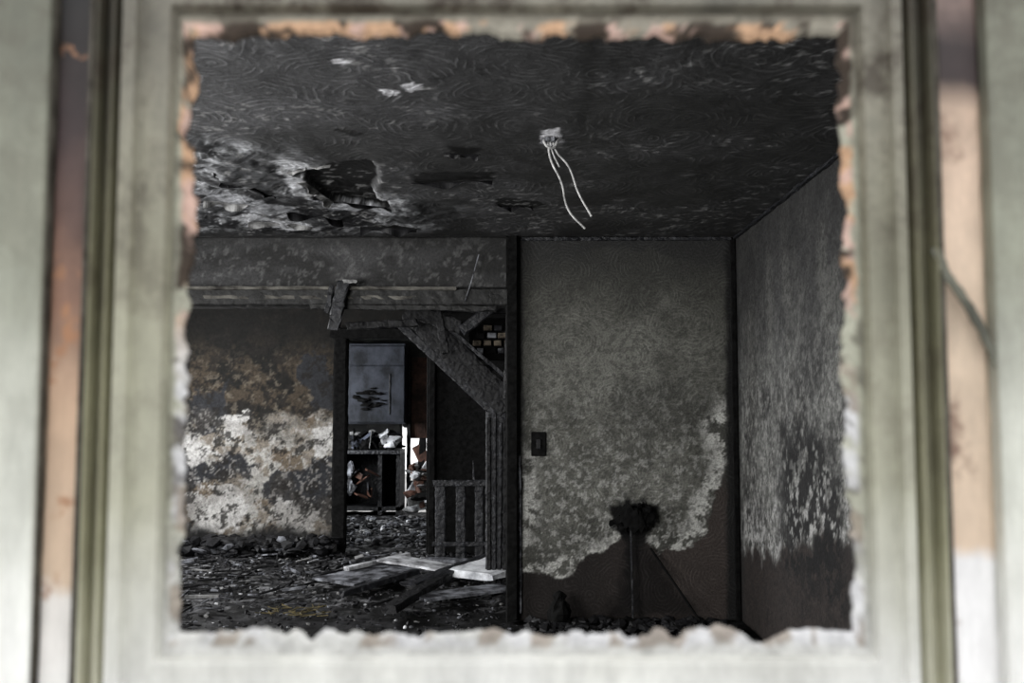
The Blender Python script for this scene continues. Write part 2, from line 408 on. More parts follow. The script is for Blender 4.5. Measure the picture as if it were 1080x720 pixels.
# ================================================================= ROOM 2
def rear_col(x,y,z):
    c=np.ones((len(x),3))*np.array([.014,.0135,.012])
    c=lay(c,sstep(.45,.58,fbm(x,z,7,6,25,.65))*sstep(2.1,1.6,z)*.9,(.062,.05,.037))
    c=lay(c,sstep(.56,.6,fbm(x,z,18,6,26,.68))*sstep(2.0,1.5,z)*.7,(.12,.105,.085))
    low=1-sstep(1.05,1.35,z+(fbm(x,z,4,5,66)-.5)*.9)
    left=sstep(-1.2,-1.9,x)
    c=lay(c,low*left*.9,(.12,.10,.078))
    w=sstep(.47,.50,fbm(x,z,2.9,7,47,.68))*low*left
    c=lay(c,w,(.27,.265,.25))
    c=lay(c,sstep(.51,.55,fbm(x,z,9,6,13,.68))*low*left*.7,(.125,.102,.078))
    for k,pl in enumerate([[(198,420),(215,412),(242,408),(238,440),(215,455),(200,448)],[(195,493),(225,486),(268,486),(262,500),(225,505),(195,512)],
        [(272,505),(300,498),(335,485),(352,490),(352,555),(330,552),(312,530),(280,525)],[(320,380),(350,370),(352,430),(335,440)]]):
        c=lay(c,pm(x,z,SP(pl,D2),.012,.18,5,k*7),(.03,.031,.034))
    for k,pl in enumerate([[(236,430),(262,436),(268,460),(246,464)],[(195,518),(240,508),(262,530),(250,562),(195,567)],[(198,452),(215,458),(225,482),(198,486)],[(286,528),(325,543),(328,564),(300,562)],[(328,452),(350,450),(350,480),(335,484)]]):
        c=lay(c,pm(x,z,SP(pl,D2),.01,.2,6,100+k*7)*.9,(.37,.365,.355))
    gr=fbm(x,z,3.3,6,71,.6)
    c=lay(c,sstep(.45,.65,gr)*low*.45,(.07,.062,.052))
    c=lay(c,sstep(.56,.59,fbm(x,z,13,7,88,.7))*.85,(.02,.018,.016))
    c=lay(c,sstep(.60,.64,fbm(x,z,34,4,89,.65))*low*.5,(.26,.25,.24))
    c=lay(c,sstep(.25,.1,z+(fbm(x,z,6,4,3)-.5)*.2),(.02,.02,.02))
    return c
dx0=S(363,450,D2).x; dx1=S(452,450,D2).x; DZ=1.99
panel('wall_rear',(XL,D2,0),(1,0,0),(0,0,1),5.2,2.5,.014,rear_col,
      painted_mat('burnt_peeling_plaster','xz',0,0,3,.8,(.5,1.45),.7,34),.12,holes=[(dx0-XL,dx1-XL,-1,DZ)])
panel('wall_right.001',(1.6,D2,0),(0,-1,0),(0,0,1),D2-6.34,2.5,.05,dark_col,M_plain,.1)
panel('ceiling.001',(XL,D2,2.5),(1,0,0),(0,-1,0),5.2,D2-6.34,.05,dark_col,M_plain,.1)
mb=MB()
mb.beam((dx0-.03,D2-.03,0),(dx0-.03,D2-.03,DZ+.05),.13,.12,0,(1,0,0),.06,40)
mb.beam((dx1+.02,D2-.03,0),(dx1+.02,D2-.03,DZ+.05),.06,.16,0,(1,0,0),.06,40)
mb.beam((dx0-.12,D2-.04,DZ+.03),(dx1+.55,D2-.04,DZ+.03),.1,.12,0,(0,0,1),.06,40)
mb.build('trim_5',[M_black])
mb=MB()
mb.beam((S(456,400,9.15).x,9.15,0),(S(456,400,9.15).x,9.15,1.95),.06,.08,0,(1,0,0))
mb.box(S(459,400,9.2).x,.9,9.18,9.24,0,2.2,0)
mb.build('stair_partition',[M_black])

mb=MB()
mb.beam(S(432,326,6.75),S(538,430,6.75),.17,.06,0,(0,0,1),.07,30)
mb.beam(S(420,340,6.85),S(516,430,6.85),.06,.05,1,(0,0,1),.1,30)
mb.beam(S(445,322,6.68),S(546,408,6.68),.025,.04,1,(0,0,1),.2,30)
mb.beam(S(488,348,6.6),S(553,298,6.6),.07,.06,1,(0,0,1),.1,14)
mb.beam(S(543,296,6.5),S(539,418,6.5),.1,.08,0,(1,0,0),.1,20)
mb.beam(S(366,344,6.5),S(440,340,6.5),.05,.05,0,(0,0,1),.2,14)
mb.beam(S(440,323,6.7),S(545,326,6.7),.07,.06,0,(0,0,1),.2,14)
mb.beam(S(462,330,6.6),S(470,372,6.6),.05,.03,0,(1,0,0),.2,10)
mb.beam(S(440,330,6.62),S(486,345,6.62),.09,.03,0,(0,0,1),.25,10)
for i in range(5):
    u=452+i*17; v=352+i*16
    p=S(u,v,6.95); mb.beam(p+Vector((.02,0,.09)),p+Vector((.02,.6,.09)),.03,.16,0,(0,0,1),.2,6)
mb.build('collapsed_stair_stringer',[M_char,M_char2])
mb=MB()
a=S(524,600,7.2);
mb.beam((a.x-.0,7.2,0),(a.x-.0,7.2,1.34),.16,.14,0,(1,0,0),.04,40)
for dx in (-.055,-.02,.018,.055):
    mb.beam((a.x+dx,7.12,0.05),(a.x+dx+random.uniform(-.008,.008),7.12,1.2+random.uniform(0,.12)),.024,.02,random.choice((0,1)),(1,0,0),.2,40)
mb.build('charred_newel_post',[M_char2,M_char])
mb=MB()
for r in range(4):
    for k in range(4):
        if (r,k) in ((0,0),(3,3),(0,3)): continue
        p=S(499+k*11+(r%2)*4,343+r*8,6.95)
        mb.box(p.x,p.x+.058+random.uniform(-.015,.008),6.93+random.uniform(-.01,.015),7.0,p.z-.036,p.z,random.choice((0,0,1,2)),Matrix.Rotation(random.uniform(-.06,.06),3,'Y'))
p=S(494,380,6.98);q=S(542,335,6.98);mb.box(p.x,q.x,6.99,7.05,p.z,q.z,2)
mb.build('exposed_brick_patch',[noisy_mat('scorched_brick',(.03,.025,.02),(.24,.20,.15),25),M_pale,M_black],bevel=.004)
mb=MB()
D=8.2
for u0,u1 in ((459,470),(481,491),(501,510)):
    c=(u0+u1)/2;w=(u1-u0)/FPX*D
    p=S(c,598,D);q=S(c,510,D);mb.beam((p.x,D,0),(q.x,D,q.z),w,.05,0,(1,0,0),.06,16)
for v,h in ((509,.05),(573,.035),(594,.05)):
    p=S(457,v,D);q=S(512,v,D);mb.beam((p.x,D-.03,p.z),(q.x,D-.03,q.z),h,.03,1,(0,0,1),.1,14)
p=S(500,512,D);mb.beam((p.x,D,.68),(p.x-.01,D,.88),.02,.02,0,(1,0,0),.2,4,.3)
mb.build('stair_gate',[M_char2,M_char2])
mb=MB()
mb.beam(S(362,298,6.1),S(352,346,6.1),.075,.05,0,(1,0,0),.15,10)
mb.beam(S(350,302,6.12),S(345,330,6.12),.03,.03,0,(1,0,0),.3,6)
mb.beam(S(362,297,6.08),S(376,297,6.08),.02,.02,1,(0,0,1),.3,4)
mb.build('broken_timber_stub',[M_char2,M_ash])
mb=MB()
pts=[(505,268),(499,290),(493,310),(490,318)]
for a,b in zip(pts,pts[1:]): mb.beam(S(*a,6.13),S(*b,6.13),.007,.007,0,(1,0,0),.1,3)
mb.build('dangling_cable',[M_pale])

# ================================================================= ROOM 3
X3L=-3.2
hx0=S(424,500,D3).x;hx1=S(455,500,D3).x
panel('wall_far',(X3L,D3,0),(1,0,0),(0,0,1),4.2,2.6,.04,dark_col,M_plain,.12,holes=[(hx0-X3L,hx1-X3L,-1,2.0)])
panel('wall_left.001',(X3L,D2+.12,0),(0,1,0),(0,0,1),D3-D2-.12,2.6,.05,dark_col,M_plain,.1,holes=[(1.0,2.6,.9,2.1)])
panel('wall_right.002',(1.0,D3,0),(0,-1,0),(0,0,1),D3-D2-.12,2.6,.05,dark_col,M_plain,.1)
panel('ceiling.002',(X3L,D3,2.6),(1,0,0),(0,-1,0),4.2,D3-D2-.12,.05,dark_col,M_plain,.1)
Dk=12.9
m_blue=noisy_mat('soot_blue_grey_panel',(.005,.006,.008),(.036,.040,.052),5,.65,.38,.66,.4,(1,1,.7))
p=S(360,447,Dk);q=S(428,362,Dk)
par=empty('wall_cabinet')
mb=MB();mb.box(p.x-.3,q.x,Dk,Dk+.4,p.z,q.z,0);mb.build('carcass',[m_blue],par,bevel=.01)
mb=MB()
A=S(368,445,Dk);B=S(427,365,Dk);C=S(0,386,Dk).z;F=S(0,432,Dk).z;E=S(0,408,Dk).z
x1=S(409,400,Dk).x;x0=S(376,400,Dk).x
mb.box(A.x,B.x,Dk-.03,Dk-.002,C+.015,B.z,0)
mb.box(A.x,B.x,Dk-.03,Dk-.002,A.z,C,0)
mb.box(x1+.02,x1+.04,Dk-.045,Dk-.03,A.z+.1,C-.1,1)
mb.build('door_panel',[m_blue,M_char2],par,bevel=.006)
mb=MB()
for i in range(40):
    u=random.uniform(0,1);t=random.uniform(0,1)
    if t>.55+.4*math.sin(u*3.1)*.8: continue
    mb.chunk((x0+(x1-x0)*u,Dk-.032,F+(E-F)*t*1.1),random.uniform(.05,.09),0,.5)
mb.build('dark_hole_lumps',[M_black],par)  # black lumps standing in for the dark hole in the panel
par=empty('kitchen_counter')
p=S(355,474,Dk);q=S(424,474,Dk);ct=p.z
mb=MB();mb.box(p.x,q.x,Dk-.25,Dk+.4,ct-.05,ct,0);mb.build('worktop',[M_char2],par,bevel=.008)
mb=MB()
for x in (p.x,q.x-.05,S(401,480,Dk).x):
    mb.box(x,x+.05,Dk-.2,Dk+.4,0,ct-.05,0)
mb.box(p.x,q.x,Dk+.35,Dk+.4,0,ct-.05,0);mb.box(p.x,q.x,Dk-.2,Dk+.35,.05,.1,0)
mb.build('cupboard_frame',[M_char],par)
mb=MB()
for i in range(11):
    a=S(random.uniform(370,398),random.uniform(490,532),Dk-.3);b=a+Vector((random.uniform(-.3,.3),.1,random.uniform(-.2,.25)))
    mb.beam(a,b,random.uniform(.05,.16),.02,random.choice((0,0,1,2,2)),(0,1,0) if i%2 else (0,0,1),.15)
mb.build('fallen_shelf_boards',[M_rust,M_pale,M_char2],par)
mb=MB()
for i in range(44):
    c=S(random.uniform(370,423),random.uniform(450,473),Dk+random.uniform(-.15,.2))
    mb.chunk((c.x,c.y,ct+abs(c.z-ct)*.75),random.uniform(.05,.11),random.choice((1,2,2,2,2,3)),.8)
c=S(411,462,Dk-.1)
for i in range(5): mb.chunk((c.x+random.uniform(-.06,.06),c.y,ct+.08+.03*i),.12,0,.7)
c=S(376,464,Dk-.1);mb.beam((c.x-.05,c.y,ct+.02),(c.x+.2,c.y,ct+.22),.04,.1,4,(0,0,1),.1)
for i in range(6):
    a=S(374+i*8,472,Dk-.15);mb.beam((a.x,a.y,ct+.02),(a.x+random.uniform(-.1,.1),a.y,ct+random.uniform(.12,.3)),.1,.012,random.choice((1,2,2)),(0,1,0),.1)
mb.build('burnt_clutter',[M_white,M_ash,M_black,m_blue,noisy_mat('grey_tin',(.03,.035,.05),(.12,.13,.17),9)],par)
mb=MB()
A=S(432,462,13.3);B=S(453,385,13.3)
mb.box(A.x,B.x,13.24,13.28,A.z,B.z+.1,0);mb.box(A.x+.05,B.x-.05,13.225,13.245,A.z+.08,B.z-.02,0)
mb.beam((A.x,13.2,.0),(A.x,13.2,2.0),.05,.08,1,(1,0,0))
mb.beam((S(428,500,13.2).x,13.2,1.1),(S(428,500,13.2).x,13.2,2.05),.09,.08,1,(1,0,0))
mb.build('door_1',[M_rust,M_char])
mb=MB()
for i in range(60):
    c=S(random.uniform(434,456),random.uniform(488,538),12.6);mb.chunk((c.x,12.6+random.uniform(-.3,.3),max(.03,c.z)),random.uniform(.05,.13),random.choice((0,1,2,3)),.8)
mb.beam(S(432,520,12.5),S(452,488,12.6),.09,.03,0);mb.beam(S(434,490,12.5),S(446,535,12.4),.07,.03,2);mb.beam(S(430,530,12.3),S(452,522,12.4),.1,.03,1);mb.beam(S(440,470,12.6),S(456,500,12.6),.14,.03,2)
mb.beam(S(446,462,12.6),S(444,505,12.6),.09,.03,3,(1,0,0))
mb.build('rubble_heap',[M_white,M_ash,M_rust,M_black])

# ================================================================= DEBRIS on floor
mb=MB()
for i in range(3200):
    y=random.uniform(5.4,9.3);x=random.uniform(-3.2,.5) if y>6.2 else random.uniform(-3,1.35)
    r=random.uniform(.006,.022)*(1.3 if y>8.7 else 1)
    mb.chunk((x,y,r*.2),r,random.choices((0,1,2,3),(14,3.2,1.2,.6))[0],.7)
for i in range(520):
    y=random.gauss(9.15,.12);x=random.uniform(-3.3,dx0-.05);r=random.uniform(.02,.085)
    mb.chunk((x,min(y,9.3),random.uniform(.02,.13)),r,random.choices((0,1,2),(16,2.5,.3))[0],.8)
for i in range(160):
    x=random.uniform(.1,1.3);r=random.uniform(.02,.05);mb.chunk((x,random.uniform(5.7,6.1),.03),r,0,.8)
for i in range(500):
    y=random.uniform(9.6,12.4);x=random.uniform(-2.2,-.7);r=random.uniform(.02,.05)
    mb.chunk((x,y,r*.3),r,random.choices((0,1,2,3),(8,5,2,.8))[0],.6)
mb.build('floor_rubble',[M_rub,M_pale,M_ash,M_white])
mb=MB()
for i in range(330):
    y=random.uniform(6.5,8.9);x=random.uniform(-2.9,-.35);a=random.uniform(0,6.3);L=random.uniform(.06,.25)
    if y>7.5 and x>-1.1: continue
    if x>-1.45 and 6.6<y<8.1: continue
    z=random.uniform(.015,.03)
    mb.beam((x,y,z),(x+L*math.cos(a),y+L*math.sin(a),z+random.uniform(-.01,.03)),random.uniform(.006,.022),.01,random.choices((0,1,2,3),(9,3,.8,.4))[0],(0,0,1),.25,3)
mb.build('splintered_wood_scraps',[M_char,M_pale,M_ash,M_white])
mb=MB()
for i in range(45):
    p=H(random.uniform(280,340),random.uniform(643,655),0);a=random.uniform(0,6.3)
    mb.beam((p.x,p.y,.03),(p.x+.08*math.cos(a),p.y+.08*math.sin(a),.04),.004,.004,0,(0,0,1),.2,2)
mb.build('scattered_straw',[M_straw])
def plank(name,a,b,w,t,mat,z0=.04,z1=.06):
    m=MB();p=H(*a,0);q=H(*b,0);m.beam((p.x,p.y,z0),(q.x,q.y,z1),t,w,0,(0,0,1),.08);return m.build(name,[mat])
plank('fallen_board',(350,622),(428,608),.45,.02,M_pale,.06,.09)
plank('fallen_board.001',(408,606),(486,612),.3,.02,M_white,.13,.08)
plank('fallen_board.002',(410,652),(484,617),.10,.05,M_char,.05,.13)
plank('fallen_board.003',(440,640),(534,630),.25,.02,M_pale,.06,.07)
plank('fallen_board.004',(494,626),(534,618),.45,.05,noisy_mat('white_painted_board',(.22,.23,.25),(.8,.82,.85),8,.6,.3,.58),.13,.17)
plank('fallen_board.005',(360,634),(440,620),.06,.04,M_char2,.05,.12)
plank('fallen_board.006',(365,614),(430,602),.06,.03,M_white,.10,.13)
plank('fallen_board.007',(450,603),(512,609),.12,.03,M_pale,.10,.12)
plank('fallen_board.008',(430,632),(520,612),.14,.025,M_char2,.10,.19)

# ================================================================= objects by back wall
par=empty('charred_floor_lamp')
lx=S(667,600,6.1).x; cz=S(667,546,6.12).z
mb=MB();mb.beam((lx,6.1,0.02),(lx-.005,6.13,cz-.04),.010,.010,0,(1,0,0),.25,18)
mb.build('pole',[M_char2],par)
mb=MB()
def shade(s,t):
    a=s*2*math.pi;r=(.10-.05*t)*(1+.25*math.sin(a*3+t*3)+.15*math.sin(a*7+t*5))
    return Vector((lx+.01+.03*t+r*1.15*math.cos(a),6.14+.035*math.sin(a),cz-.05+.11*t+.03*math.sin(a*2+1)+.014*math.sin(a*13)))
mb.sheet(shade,70,6,0)
for i in range(26): mb.chunk((lx+random.gauss(.02,.06),6.15+random.uniform(-.02,.02),cz+random.gauss(.0,.04)),random.uniform(.012,.04),0,1.0)
mb.build('melted_shade',[M_black],par,solid=.004)
mb=MB()
for i in range(14): mb.chunk((lx+random.uniform(-.1,.1),6.05+random.uniform(-.05,.05),.02),.05,0)
mb.build('foot',[M_black],par)
mb=MB();mb.beam((S(686,578,6.14).x,6.14,S(686,578,6.14).z),(S(738,648,5.95).x,5.95,.05),.012,.012,0,(0,0,1),.2,14);mb.build('shadow_rod',[M_black])  # black rod stands in for the diagonal shadow beside the lamp
mb=MB();c=S(590,640,6.0).x
rs=[(.0,.055),(.03,.07),(.08,.075),(.12,.055),(.15,.035),(.175,.04),(.195,.025),(.205,.004)]
vs=[];fs=[]
for z,r in rs:
    for k in range(14):
        a=k/14*6.283;rr=r*random.uniform(.75,1.2);vs.append((c+rr*math.cos(a),6.0+rr*math.sin(a),z+.01))
for i in range(len(rs)-1):
    for k in range(14): fs.append((i*14+k,i*14+(k+1)%14,(i+1)*14+(k+1)%14,(i+1)*14+k))
fs.append(tuple(range(13,-1,-1)));mb.add(vs,fs);mb.build('burnt_vase',[M_black])
par=empty('light_switch');p=S(568,468,D1)
mb=MB();mb.box(p.x-.046,p.x+.046,D1-.014,D1-.001,p.z-.075,p.z+.075);mb.build('plate',[M_black],par,bevel=.005)
mb=MB();mb.box(p.x-.014,p.x+.014,D1-.022,D1-.012,p.z-.03,p.z+.03);mb.build('toggle',[M_rub],par,bevel=.003)

# ================================================================= ceiling wires + flaps
par=empty('hanging_light_wires')
def wire(name,pts,r,mat):
    cu=bpy.data.curves.new(name,'CURVE');cu.dimensions='3D';cu.bevel_depth=r;cu.bevel_resolution=3
    sp=cu.splines.new('BEZIER');sp.bezier_points.add(len(pts)-1)
    for b,p in zip(sp.bezier_points,pts): b.co=p;b.handle_left_type=b.handle_right_type='AUTO'
    cu.materials.append(mat);return link(bpy.data.objects.new(name,cu),par)
m_wire=noisy_mat('scorched_wire',(.2,.2,.2),(.6,.6,.6),40,.5)
r0=H(579,146,CEIL);yw=r0.y
wire('wire_1',[S(578,140,yw),S(580,165,yw),S(592,192,yw-.03),S(600,222,yw-.05),S(617,241,yw-.05)],.0042,m_wire)
wire('wire_2',[S(582,140,yw),S(586,158,yw),S(600,176,yw),S(610,203,yw),S(624,228,yw)],.0042,m_wire)
wire('wire_3',[S(576,142,yw),S(574,150,yw-.02),S(582,156,yw-.02),S(589,146,yw)],.005,m_wire)
wire('wire_4',[S(580,143,yw),S(582,158,yw-.01),S(590,176,yw-.01)],.003,m_wire)
mb=MB()
vs=[];fs=[]
for k in range(20):
    a=k/20*6.283;r=.03*(1+.2*math.sin(k*2.3))
    for rr,z in ((1.0,CEIL-.002),(.95,CEIL-.014),(.55,CEIL-.018),(.5,CEIL-.004)): vs.append((r0.x+r*rr*math.cos(a),yw+r*rr*math.sin(a),z))
for k in range(20):
    for j in range(3): fs.append((k*4+j,((k+1)%20)*4+j,((k+1)%20)*4+j+1,k*4+j+1))
mb.add(vs,fs);mb.build('ceiling_rose_remains',[M_pale],par)
mb=MB()
def flap(a,b,drop,wd,mi):
    p=H(*a,CEIL);q=H(*b,CEIL);d=(q-p);n=Vector((-d.y,d.x,0)).normalized()*wd
    ph=random.uniform(0,6)
    mb.sheet(lambda s,t:p+d*s+n*t*(.55+.3*math.sin(s*7+ph)+.25*math.sin(s*19+ph))+Vector((0,0,-.006-drop*t*t*(.6+.4*math.sin(s*9+ph*2)))),24,5,mi)
flap((322,190),(352,212),.03,.05,0);flap((352,212),(412,219),.03,-.05,1);flap((306,180),(350,173),.02,-.05,0)
flap((436,193),(520,190),.03,-.04,1)
flap((522,216),(560,218),.03,-.05,1);flap((225,180),(262,196),.03,.06,1);flap((262,232),(330,236),.03,.06,0);flap((470,160),(505,162),.02,.03,1)
flap((300,222),(360,232),.05,-.06,1);flap((215,210),(262,214),.04,.06,0);flap((380,238),(440,240),.05,.05,1);flap((240,190),(290,206),.04,-.06,1)
mb.build('peeling_ceiling_plaster',[M_ash,M_rub],solid=.004)

# ================================================================= FRONT WALL + WINDOW FRAME (near, outside)
YW=.95
OZ0=S(540,662,.9).z; OZ1=S(540,44,.9).z
OX0=S(202,360,.9).x; OX1=S(886,360,.9).x
m_side=zramp_mat('sooty_siding_glare',.98,1.66,[(0,(.85,.86,.82)),(.35,(.55,.57,.50)),(.7,(.36,.38,.31)),(1,(.26,.27,.22))],9,.25)  # sooty upper siding; the bright lower end is glare painted in
mb=MB()
WX0,WX1=-.46,.46;WZ0,WZ1=.9,1.78
def wallbox(x0,x1,z0,z1): mb.box(x0,x1,YW,YF,z0,z1,0)
wallbox(-4.2,-3.2,-.2,2.8);wallbox(-3.2,-1.6,-.2,.9);wallbox(-3.2,-1.6,2.15,2.8);wallbox(-1.6,WX0,-.2,2.8)  # gap left of the frame is an unseen opening added for light
wallbox(WX1,1.6,-.2,2.8);wallbox(WX0,WX1,-.2,WZ0);wallbox(WX0,WX1,WZ1,2.8)
mb.build('wall_front',[m_side])
mb=MB()
z=-.15
while z<2.75:
    for x0,x1 in ((-4.2,-3.22),(-1.58,-.62),(.62,1.6)):
        mb.add([(x0,YW-.03,z),(x1,YW-.03,z),(x1,YW-.012,z+.15),(x0,YW-.012,z+.15),(x0,YW,z),(x1,YW,z),(x1,YW,z+.15),(x0,YW,z+.15)],[(0,1,2,3),(1,0,4,5),(0,3,7,4),(2,1,5,6),(3,2,6,7)])
    z+=.15
mb.build('siding_boards',[m_side])

win=empty('window_1')
ZT,ZB=1.86,.80
m_sash=zramp_mat('sooty_cream_paint_sash_glare',OZ0-.06,OZ1+.04,[(0,(.80,.80,.77)),(.10,(.66,.66,.60)),(.28,(.46,.455,.355)),(.6,(.36,.35,.26)),(.85,(.30,.285,.225)),(1,(.25,.235,.19))],8,.2,None,.6,(.4,1.3),1.0)  # cream paint with soot on top; overexposure painted into the pale base
m_mould=zramp_mat('sooty_olive_paint_moulding_glare',OZ0-.06,OZ1+.04,[(0,(.60,.59,.47)),(.2,(.38,.37,.25)),(.6,(.22,.21,.13)),(1,(.09,.082,.06))],10,.2,None,.6,(.5,1.2),.95)  # olive paint, sooty above; lower brightening is light put into the colour
m_brd=zramp_mat('pale_green_paint_board_glare',OZ0-.06,OZ1+.04,[(0,(.95,.95,.92)),(.25,(.72,.73,.66)),(.6,(.35,.36,.285)),(1,(.19,.195,.15))],9,.3,None,.6,(.6,1.15),.5)  # near-white lower end is overexposed daylight painted into the board colour
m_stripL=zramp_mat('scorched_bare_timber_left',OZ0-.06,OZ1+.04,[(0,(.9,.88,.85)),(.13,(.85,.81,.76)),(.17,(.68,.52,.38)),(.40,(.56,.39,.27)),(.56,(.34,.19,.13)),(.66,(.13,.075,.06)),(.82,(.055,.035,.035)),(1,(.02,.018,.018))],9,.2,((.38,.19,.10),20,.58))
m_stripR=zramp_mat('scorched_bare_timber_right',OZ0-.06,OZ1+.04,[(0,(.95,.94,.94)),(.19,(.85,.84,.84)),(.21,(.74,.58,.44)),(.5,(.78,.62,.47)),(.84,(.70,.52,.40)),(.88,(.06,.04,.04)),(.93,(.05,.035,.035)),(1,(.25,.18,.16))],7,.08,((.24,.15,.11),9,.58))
SX0,SX1=S(128,360,.9).x,S(952,360,.9).x
SZ1=OZ1+.075;SZ0=OZ0-.075
IX0,IX1,IZ0,IZ1=S(182,360,.9).x,S(908,360,.9).x,S(540,688,.9).z,S(540,18,.9).z
def ring(mb,o,i,prof,mi=0):
    ox0,ox1,oz0,oz1=o;ix0,ix1,iz0,iz1=i;vs=[]
    for f,y in prof:
        x0=ox0+(ix0-ox0)*f;x1=ox1+(ix1-ox1)*f;z0=oz0+(iz0-oz0)*f;z1=oz1+(iz1-oz1)*f
        vs+=[(x0,y,z0),(x1,y,z0),(x1,y,z1),(x0,y,z1)]
    fs=[]
    for k in range(len(prof)-1):
        for j in range(4):
            q=(j+1)%4;fs.append((k*4+j,k*4+q,(k+1)*4+q,(k+1)*4+j))
    mb.add(vs,fs,mi)
mb=MB()
ring(mb,(SX0,SX1,SZ0,SZ1),(IX0,IX1,IZ0,IZ1),[(0,.95),(0,.885),(.02,.878),(.28,.878),(.34,.888),(.9,.884),(1,.898),(.8,.93),(.6,.95)])
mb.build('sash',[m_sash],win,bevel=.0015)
def jag(name,base_o,base_i,y0,y1,amp,seed,colfn,mat):
    x0,x1,z0,z1=base_o;a0,a1,b0,b1=base_i;n=170
    outer=[];inner=[]
    def side(po,qo,pi,qi,s):
        for k in range(n):
            t=k/n
            X=np.array([t*9.0]);j=float(fbm(X,X*0+s,1.3,5,seed)[0]-.5)*2*amp
            j2=float(fbm(X,X*0+s,5,4,seed+5,.7)[0]-.5)*amp*1.4
            o=np.array(po)*(1-t)+np.array(qo)*t;i=np.array(pi)*(1-t)+np.array(qi)*t
            w=min(1,t*12,(1-t)*12)
            nn={0:np.array([0,1]),1:np.array([-1,0]),2:np.array([0,-1]),3:np.array([1,0])}[s]
            outer.append(o);inner.append(i+nn*(j+j2)*w)
    side((x0,z0),(x1,z0),(a0,b0),(a1,b0),0);side((x1,z0),(x1,z1),(a1,b0),(a1,b1),1)
    side((x1,z1),(x0,z1),(a1,b1),(a0,b1),2);side((x0,z1),(x0,z0),(a0,b1),(a0,b0),3)
    T=4*n;vs=[];fs=[]
    rows=[(0,y0+.003),(.3,y0+.001),(.55,y0-.001),(.8,y0-.002),(1,y0+.001),(.97,(y0+y1)/2),(.7,y1)]
    for f,y in rows:
        for o,i in zip(outer,inner):
            p=o*(1-f)+i*f;vs.append((p[0],y,p[1]))
    for r in range(len(rows)-1):
        for k in range(T):
            q=(k+1)%T;fs.append((r*T+k,r*T+q,(r+1)*T+q,(r+1)*T+k))
    me=bpy.data.meshes.new(name);me.from_pydata(vs,[],fs)
    P=np.array(vs);row=np.repeat(np.arange(len(rows)),T);col=colfn(P[:,0],P[:,2],row)
    ca=me.color_attributes.new('Col','FLOAT_COLOR','POINT')
    ca.data.foreach_set('color',np.concatenate([np.clip(col,0,1),np.ones((len(P),1))],1).ravel())
    me.materials.append(mat);return link(bpy.data.objects.new(name,me),win)
def jcol(x,z,row):
    c=np.ones((len(x),3))*np.array([.42,.42,.34])
    h=(z-OZ0)/(OZ1-OZ0)
    c=lay(c,sstep(.25,-.05,h),(.62,.62,.60))
    c=lay(c,sstep(.8,1.02,h),(.30,.28,.23))
    c=lay(c,(row==0).astype(float)*.5*sstep(-.06,.05,h),(.12,.11,.09))
    edge=(row>=2).astype(float)
    up=sstep(.35,.6,h)
    f=fbm(x+z*1.3,z-x*.5,22,3,4)
    c=lay(c,edge*up*sstep(.44,.5,f),(.55,.35,.22))
    c=lay(c,edge*up*sstep(.52,.57,fbm(x-z,z+x,26,3,14))*.9,(.58,.40,.34))
    c=lay(c,edge*(1-up)*sstep(.4,.6,f),(.66,.66,.67))
    c=lay(c,edge*(1-up)*sstep(.54,.6,fbm(x-z,z+x,24,4,34))*.8,(.30,.25,.20))
    c=lay(c,sstep(.52,.58,fbm(x+z,z-x,28,4,24))*sstep(-.1,.5,h)*(.45+.55*edge),(.05,.037,.028))
    c=lay(c,(row>=5).astype(float),(.04,.03,.026))
    return c
m_jag=painted_mat('burnt_rebate_edge','xz',0,0,3,.7,(.7,1.2),.3,60)
jag('burnt_rebate_edge',(IX0-.002,IX1+.002,IZ0-.002,IZ1+.002),(OX0-.003,OX1+.003,OZ0-.002,OZ1+.002),.893,.905,.0105,3,jcol,m_jag)

def bead(mb,xc,w,yb,mi=0,n=8,d=None):
    d=d or w/2;vs=[];fs=[]
    for k in range(n+1):
        a=math.pi*k/n;x=xc-w/2*math.cos(a);y=yb-d*math.sin(a);vs+=[(x,y,ZB),(x,y,ZT)]
    for k in range(n): fs.append((2*k,2*k+2,2*k+3,2*k+1))
    mb.add(vs,fs,mi)
X=lambda u:S(u,360,.9).x
mb=MB()
for us in ((127,118,106,98,88),(955,962,976,986,996)):
    mb.box(min(X(us[0]),X(us[-1])),max(X(us[0]),X(us[-1])),.915,.95,ZB,ZT,0)
    bead(mb,X((us[0]+us[1])/2),abs(X(us[1])-X(us[0]))*.8,.915,0,8,.012)
    bead(mb,X((us[1]+us[2])/2),abs(X(us[2])-X(us[1]))*.9,.915,0,8,.02)
    bead(mb,X((us[3]+us[4])/2),abs(X(us[4])-X(us[3]))*1.0,.915,0,8,.018)
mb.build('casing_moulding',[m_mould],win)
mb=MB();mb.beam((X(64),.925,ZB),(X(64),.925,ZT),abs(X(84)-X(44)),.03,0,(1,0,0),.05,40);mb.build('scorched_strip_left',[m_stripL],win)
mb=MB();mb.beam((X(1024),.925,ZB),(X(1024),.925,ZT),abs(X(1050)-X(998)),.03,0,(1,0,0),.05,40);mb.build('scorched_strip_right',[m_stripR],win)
mb=MB();pt=[(985,262),(1000,292),(1022,322),(1038,352),(1056,392),(1066,430),(1090,470)]
for a,b in zip(pt,pt[1:]): mb.beam(S(*a,.9),S(*b,.9),.008,.004,0,(1,0,0),.25,4)
mb.build('melted_cable',[noisy_mat('melted_grey_plastic',(.08,.08,.065),(.2,.2,.16),20)],win)
mb=MB();mb.box(X(88),X(84),.9,.95,ZB,ZT);mb.box(X(995),X(999),.9,.95,ZB,ZT);mb.box(X(44),X(46),.9,.95,ZB,ZT);mb.build('open_joint',[noisy_mat('joint_dirt',(.03,.025,.02),(.12,.11,.09),30)],win)
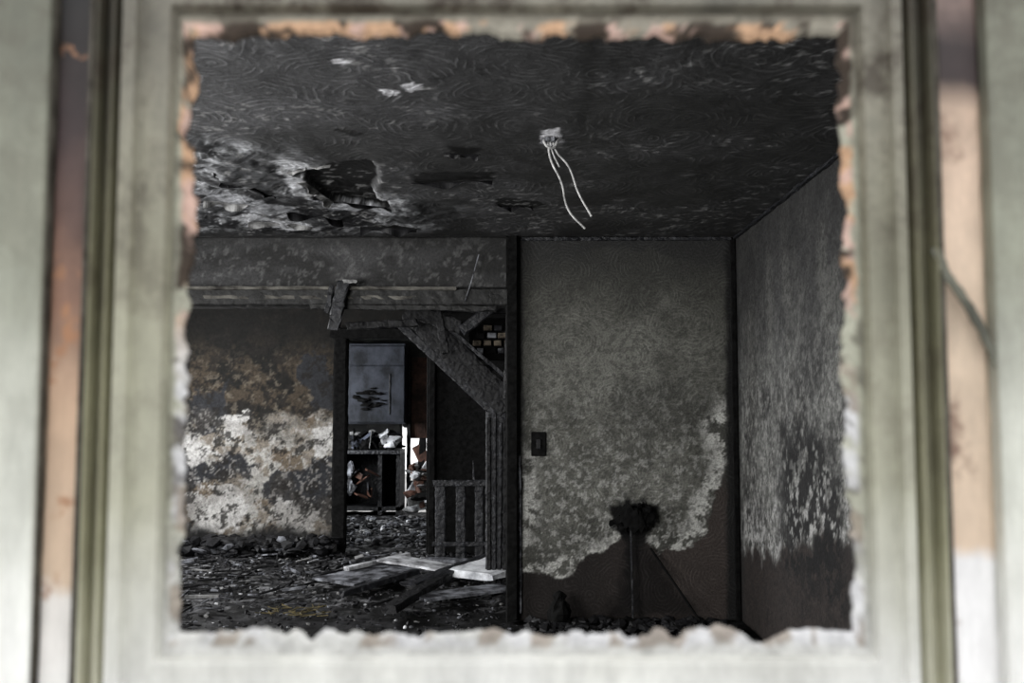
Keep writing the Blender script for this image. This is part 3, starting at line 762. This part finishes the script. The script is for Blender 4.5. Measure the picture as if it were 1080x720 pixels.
mb=MB();mb.box(-.64,X(44),.895,.95,ZB,ZT);mb.box(X(1049),.64,.895,.95,ZB,ZT)
mb.box(-.64,.64,.89,.95,ZT,ZT+.12)
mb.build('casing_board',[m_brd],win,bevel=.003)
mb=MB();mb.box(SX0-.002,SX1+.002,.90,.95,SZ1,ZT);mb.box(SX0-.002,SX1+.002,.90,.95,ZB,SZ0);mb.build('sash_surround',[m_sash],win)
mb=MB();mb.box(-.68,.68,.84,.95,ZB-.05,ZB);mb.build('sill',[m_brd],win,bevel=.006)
mb=MB()
mb.box(WX0,WX0+.05,.952,YF,WZ0,WZ1);mb.box(WX1-.05,WX1,.952,YF,WZ0,WZ1)
mb.box(WX0+.05,WX1-.05,.952,YF,WZ1-.04,WZ1);mb.box(WX0+.05,WX1-.05,.952,YF,WZ0,WZ0+.04)
mb.build('charred_jamb_liner',[M_char],win)

mb=MB();mb.box(-12,12,-10,.94,-.3,-.2);mb.box(-12,12,13.55,25,-.3,-.2);mb.build('ground',[noisy_mat('pale_concrete',(.35,.35,.34),(.5,.5,.49),2,.9)])

# ================================================================= LIGHT
def area(name,loc,target,sx,sy,e,col=(1,1,1)):
    L=bpy.data.lights.new(name,'AREA');L.shape='RECTANGLE';L.size=sx;L.size_y=sy;L.energy=e;L.color=col
    ob=link(bpy.data.objects.new(name,L));ob.location=loc
    ob.rotation_euler=(Vector(target)-Vector(loc)).to_track_quat('-Z','Y').to_euler();return ob
area('added_fill_front',(-2.4,1.1,1.52),(-1.0,6,1.6),1.5,1.2,145,(1,.99,.965))  # added light at an unseen front opening, brightens the back wall
area('added_fill_left',(-3.62,3.8,1.5),(0,4.3,1.7),1.6,1.1,105,(1,.995,.985))  # added light out of view on the left, for ceiling and right wall
area('added_fill_stair',(-3.62,7.8,1.45),(-1,8.4,.9),1.6,1.2,100,(.985,.99,1))  # added light for the second room, placed out of view
area('added_fill_kitchen',(-3.22,11.3,1.5),(-1.3,12.6,.8),1.4,1.1,105,(.95,.98,1))  # added unseen light that brightens the room behind the doorway
w=bpy.data.worlds.new('overcast_sky');scene.world=w;w.use_nodes=True
nt=w.node_tree;bg=nt.nodes['Background'];bg.inputs[1].default_value=1.68
tc=nt.nodes.new('ShaderNodeTexCoord');sx=nt.nodes.new('ShaderNodeSeparateXYZ');nt.links.new(tc.outputs['Generated'],sx.inputs[0])
r=nt.nodes.new('ShaderNodeValToRGB');r.color_ramp.elements[0].color=(.98,.985,1,1);r.color_ramp.elements[1].color=(1,1,1,1)
nt.links.new(sx.outputs[2],r.inputs[0]);nt.links.new(r.outputs[0],bg.inputs[0])

# ================================================================= CAMERA
cd=bpy.data.cameras.new('camera');cd.sensor_width=36;cd.lens=35;cd.clip_start=.02
cam=link(bpy.data.objects.new('camera',cd));cam.location=(0,0,CZ);cam.rotation_euler=(math.pi/2+PITCH,0,0)
cd.dof.use_dof=True;cd.dof.focus_distance=6.6;cd.dof.aperture_fstop=4.6
scene.camera=cam
